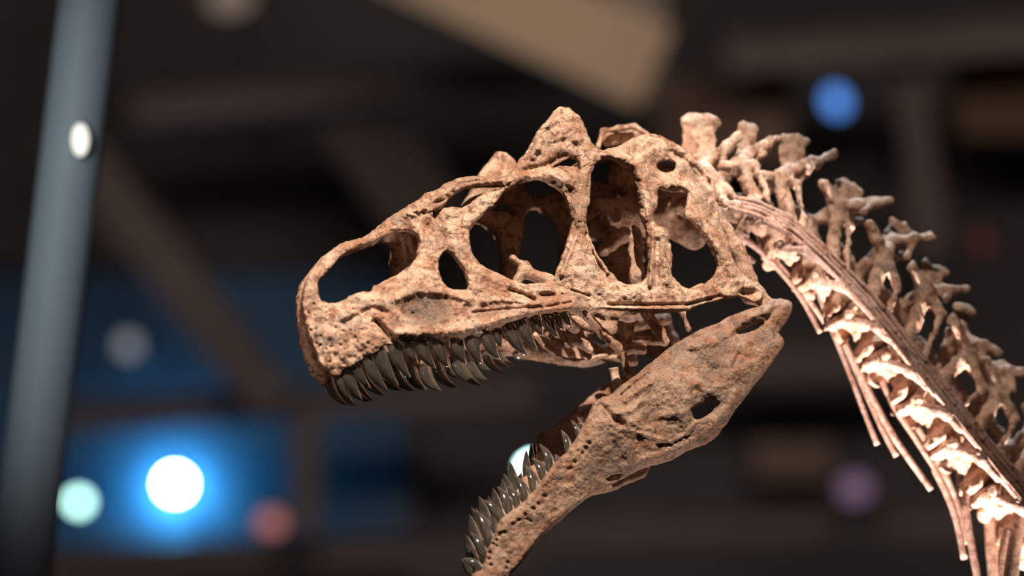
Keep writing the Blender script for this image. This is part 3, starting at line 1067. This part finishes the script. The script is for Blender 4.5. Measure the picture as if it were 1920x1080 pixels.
# body centre, tangent, size | spine root, tip, half width | rear joint peg | facet bar
VERT = [((1368, 402), (62, 12), 72, (1315, 305), (1311, 228), 35, (1332, 304), (1384, 257), (1298, 314), (1346, 332)),
        ((1428, 428), (64, 36), 76, (1399, 292), (1401, 240), 19, (1408, 292), (1456, 261), (1356, 313), (1418, 312)),
        ((1492, 472), (66, 56), 82, (1482, 318), (1487, 262), 25, (1492, 320), (1564, 289), (1422, 327), (1496, 346)),
        ((1556, 535), (66, 66), 86, (1578, 390), (1592, 350), 27, (1606, 384), (1666, 377), (1546, 346), (1592, 424)),
        ((1620, 612), (64, 76), 90, (1668, 460), (1690, 424), 25, (1674, 454), (1744, 444), (1632, 422), (1684, 538)),
        ((1684, 692), (64, 80), 94, (1736, 548), (1754, 502), 24, (1742, 548), (1813, 542), (1709, 502), (1766, 590)),
        ((1750, 774), (66, 82), 98, (1796, 618), (1806, 578), 19, (1806, 634), (1873, 662), (1786, 598), (1844, 728)),
        ((1818, 858), (68, 86), 102, (1868, 712), (1884, 690), 20, (1860, 692), (1916, 700), (1848, 680), (1905, 790)),
        ((1890, 948), (70, 90), 104, (1950, 800), (1965, 770), 22, (1950, 790), (2000, 800), (1925, 760), (1975, 860)),
        ((1962, 1040), (70, 94), 108, (2025, 888), (2042, 850), 24, (2026, 880), (2078, 890), (1998, 852), (2052, 950)),
        ((2034, 1135), (70, 96), 112, (2100, 980), (2118, 938), 26, (2100, 972), (2154, 984), (2074, 946), (2128, 1044)),
        ((2104, 1232), (70, 96), 116, (2172, 1076), (2190, 1030), 28, (2172, 1068), (2226, 1080), (2146, 1042), (2200, 1140))]
NV = len(VERT)


def along(j, frac):
    """point on the neck at station j, raised by frac of the way to the spine root"""
    j = min(max(j, 0), NV - 1.001)
    a = int(j)
    f = j - a
    c0, c1 = np.array(VERT[a][0], float), np.array(VERT[a + 1][0], float)
    t0, t1 = np.array(VERT[a][3], float), np.array(VERT[a + 1][3], float)
    return (c0 + frac * (t0 - c0)) * (1 - f) + (c1 + frac * (t1 - c1)) * f


def c2(p, lp, q, lq, r0, r1, *ex):
    return (UN(p[0], p[1], lp), UN(q[0], q[1], lq), r0 * .00087, r1 * .00087) + ex


def nmir(prims):
    return [(mirror(p[0], NF, N_MID), mirror(p[1], NF, N_MID)) + tuple(p[2:]) for p in prims]


for i, row in enumerate(VERT):
    C, tg, s, B, T, hw, P0, P1, S0, S1 = [np.array(v, float) if isinstance(v, tuple) else v for v in row]
    t = tg / np.linalg.norm(tg)
    if i >= 2:
        C = C + np.array([-9.0, 8.0])
    D = B - C
    n2 = (T - B) / np.linalg.norm(T - B)
    sd = np.array([-n2[1], n2[0]])
    if sd @ t < 0:
        sd = -sd
    SM = (S0 + S1) / 2
    t3 = UN(*(C + 40 * t)) - UN(*C)
    pr = [c2(C - .44 * s * t, 0, C - .42 * s * t, 0, .50 * s, .46 * s, t3, .36), c2(C - .35 * s * t + .03 * D, 0, C + .35 * s * t + .03 * D, 0, .25 * s, .25 * s), c2(C - .3 * s * t + .05 * D, 0, C + .3 * s * t + .05 * D, 0, .20 * s, .20 * s), c2(C + .38 * s * t, 0, C + .40 * s * t, 0, .44 * s, .48 * s, t3, .36),
          c2(B - .55 * hw * sd, 0, T - .5 * hw * sd, 0, hw * .5, hw * .48, NF, .34), c2(B + .5 * hw * sd, 0, T + .45 * hw * sd, 0, hw * .5, hw * .42, NF, .34), c2(B, 0, T, 0, hw * .6, hw * .5, NF, .34),
          c2(T - .85 * hw * sd, 0, T + .9 * hw * sd - 4 * n2, 0, hw * .22, hw * .27),
          c2(SM * .6 + B * .4, 0, B, 0, 15, 13), c2(P0, .0, B, 0, 15, 13)]
    dia = C + .24 * D + .1 * s * t
    half = [c2(S0, .054, SM, .046, 11, 14), c2(SM, .046, S1, .050, 14, 9), c2(SM, .044, B, .006, 14, 15),
            c2(P0, .012, P0 * .5 + P1 * .5, .040, 15, 11), c2(P0 * .5 + P1 * .5, .040, P1, .048, 11, 9),
            c2(SM, .046, C + .42 * D, .042, 14, 14), c2(C + .42 * D, .042, C + .1 * D, .034, 14, 17),
            c2(P0 * .45 + P1 * .55, .040, (P0 * .45 + P1 * .55) + .42 * (S1 - P0 * .45 - P1 * .55), .046, 9, 7)]
    near = [c2(C + .45 * D, .042, dia, .084, 10, 9), c2(S1, .050, dia + .4 * s * t, .078, 6, 6),
            c2(C - .36 * s * t - .02 * D, .02, C - .34 * s * t + .04 * D, .076, .14 * s, .10 * s)]
    V, F = blob(pr + half + nmir(half) + near, .0033, .006, .0034, .013, 20 + i)
    vo = mesh_obj('neck_vertebra', to_world(V), F, M_NECK, SK)

    # near neck rib: forked head and long fibrous shaft lying along the neck
    rsn = np.random.RandomState(40 + i)
    V0, F0 = blob([c2(dia, .08, dia + .25 * s * t - .05 * D, .092, .11 * s, .09 * s), c2(C - .3 * s * t, .07, dia + .25 * s * t - .05 * D, .092, .09 * s, .09 * s),
                   c2(dia + .25 * s * t - .05 * D, .092, dia + .7 * s * t - .03 * D, .094, .09 * s, .06 * s)], .003, .006, .002, .012, 60 + i)
    vs_, fs_ = [V0], [tuple(f) for f in F0]
    nvv = len(V0)
    for k in range(4):
        st = i + .1 + .12 * k
        fr = .15 + .07 * k + rsn.uniform(-.015, .015)
        ln_ = rsn.uniform(2.2, 3.2)
        path = [along(st + ln_ * q, fr + .02 * math.sin(q * 3.1) + .02 * q) for q in np.linspace(0, 1, 7) if st + ln_ * q < NV - 1]
        if len(path) < 3:
            continue
        P3 = [UN(p[0], p[1], .094 - .003 * k + .004 * n / 7) for n, p in enumerate(path)]
        V, F = sweep(P3, np.linspace(.0046, .0030, len(path)), 8, 6, wob=.12, seed=i)
        vs_.append(V)
        fs_ += [tuple(x + nvv for x in f) for f in F]
        nvv += len(V)
    mesh_obj('neck_rib', to_world(np.concatenate(vs_)), fs_, M_RIB, vo)

# long thin rib rods hanging free below the neck, and the first chest bones
RODS = [([(1352, 440), (1368, 453), (1392, 473), (1415, 492)], .05, 5), ([(1380, 440), (1420, 466), (1465, 510), (1505, 562), (1538, 624)], .03, 6),
        ([(1425, 455), (1470, 505), (1515, 560), (1548, 606)], .01, 6), ([(1520, 500), (1550, 590), (1590, 690), (1620, 770), (1645, 834)], -.03, 6),
        ([(1528, 490), (1570, 610), (1615, 715), (1650, 795), (1681, 856)], .0, 6.5), ([(1583, 640), (1620, 715), (1670, 810), (1712, 872), (1746, 919)], .02, 6.5),
        ([(1652, 712), (1680, 770), (1720, 830), (1760, 895), (1790, 965), (1808, 1048)], .02, 7.5), ([(1720, 800), (1745, 840), (1780, 905), (1800, 960), (1812, 1020)], -.02, 7),
        ([(1792, 830), (1797, 880), (1802, 950), (1815, 1000)], -.03, 6), ([(1880, 850), (1856, 872), (1822, 895), (1810, 945), (1822, 1025), (1836, 1100)], .04, 8.5)]
for n, (pp, l, r) in enumerate(RODS):
    V, F = sweep([UN(x, y, l - .04) for x, y in pp], [r * .00087 * f for f in np.linspace(1.0, .85, len(pp))], 10, 6, wob=.1, seed=70 + n)
    mesh_obj('neck_rib', to_world(V), F, M_RIB, SK)
CH = [([(1880, 860), (1866, 930), (1866, 1010), (1872, 1100)], -.04, [20, 24, 23, 20]), ([(1935, 900), (1915, 960), (1902, 1030), (1893, 1110)], .06, [16, 15, 15, 17]), ([(1890, 990), (1880, 1040), (1882, 1110)], .03, [9, 9, 10])]
for n, (pp, l, r) in enumerate(CH):
    V, F = sweep([UN(x, y, l) for x, y in pp], [q * .00087 for q in r], 14, 6, squash=NF, sf=.45, wob=.05, seed=90 + n)
    mesh_obj('chest_rib', to_world(V), F, M_NECK, SK)

# steel mount holding the neck up, standing on the floor
tp = to_world(UN(2090, 1215, 0.0))
M_MOUNT = plain('mount_steel', (0.05, 0.05, 0.055), 0.4, 0.8, 0.2, 10)
for nm, pts, rad in (('support_post', [tp, tp * np.array([1, 1, .5]), tp * np.array([1, 1, 0]) + np.array([0, 0, .03])], [.02, .022, .025]),
                     ('support_base', [tp * np.array([1, 1, 0]) + np.array([0, 0, .05]), tp * np.array([1, 1, 0]) + np.array([0, 0, .025]), tp * np.array([1, 1, 0]) + np.array([0, 0, .001])], [.05, .28, .30])):
    V, F = sweep(pts, rad, 24, 3)
    mesh_obj(nm, V, F, M_MOUNT, SK)
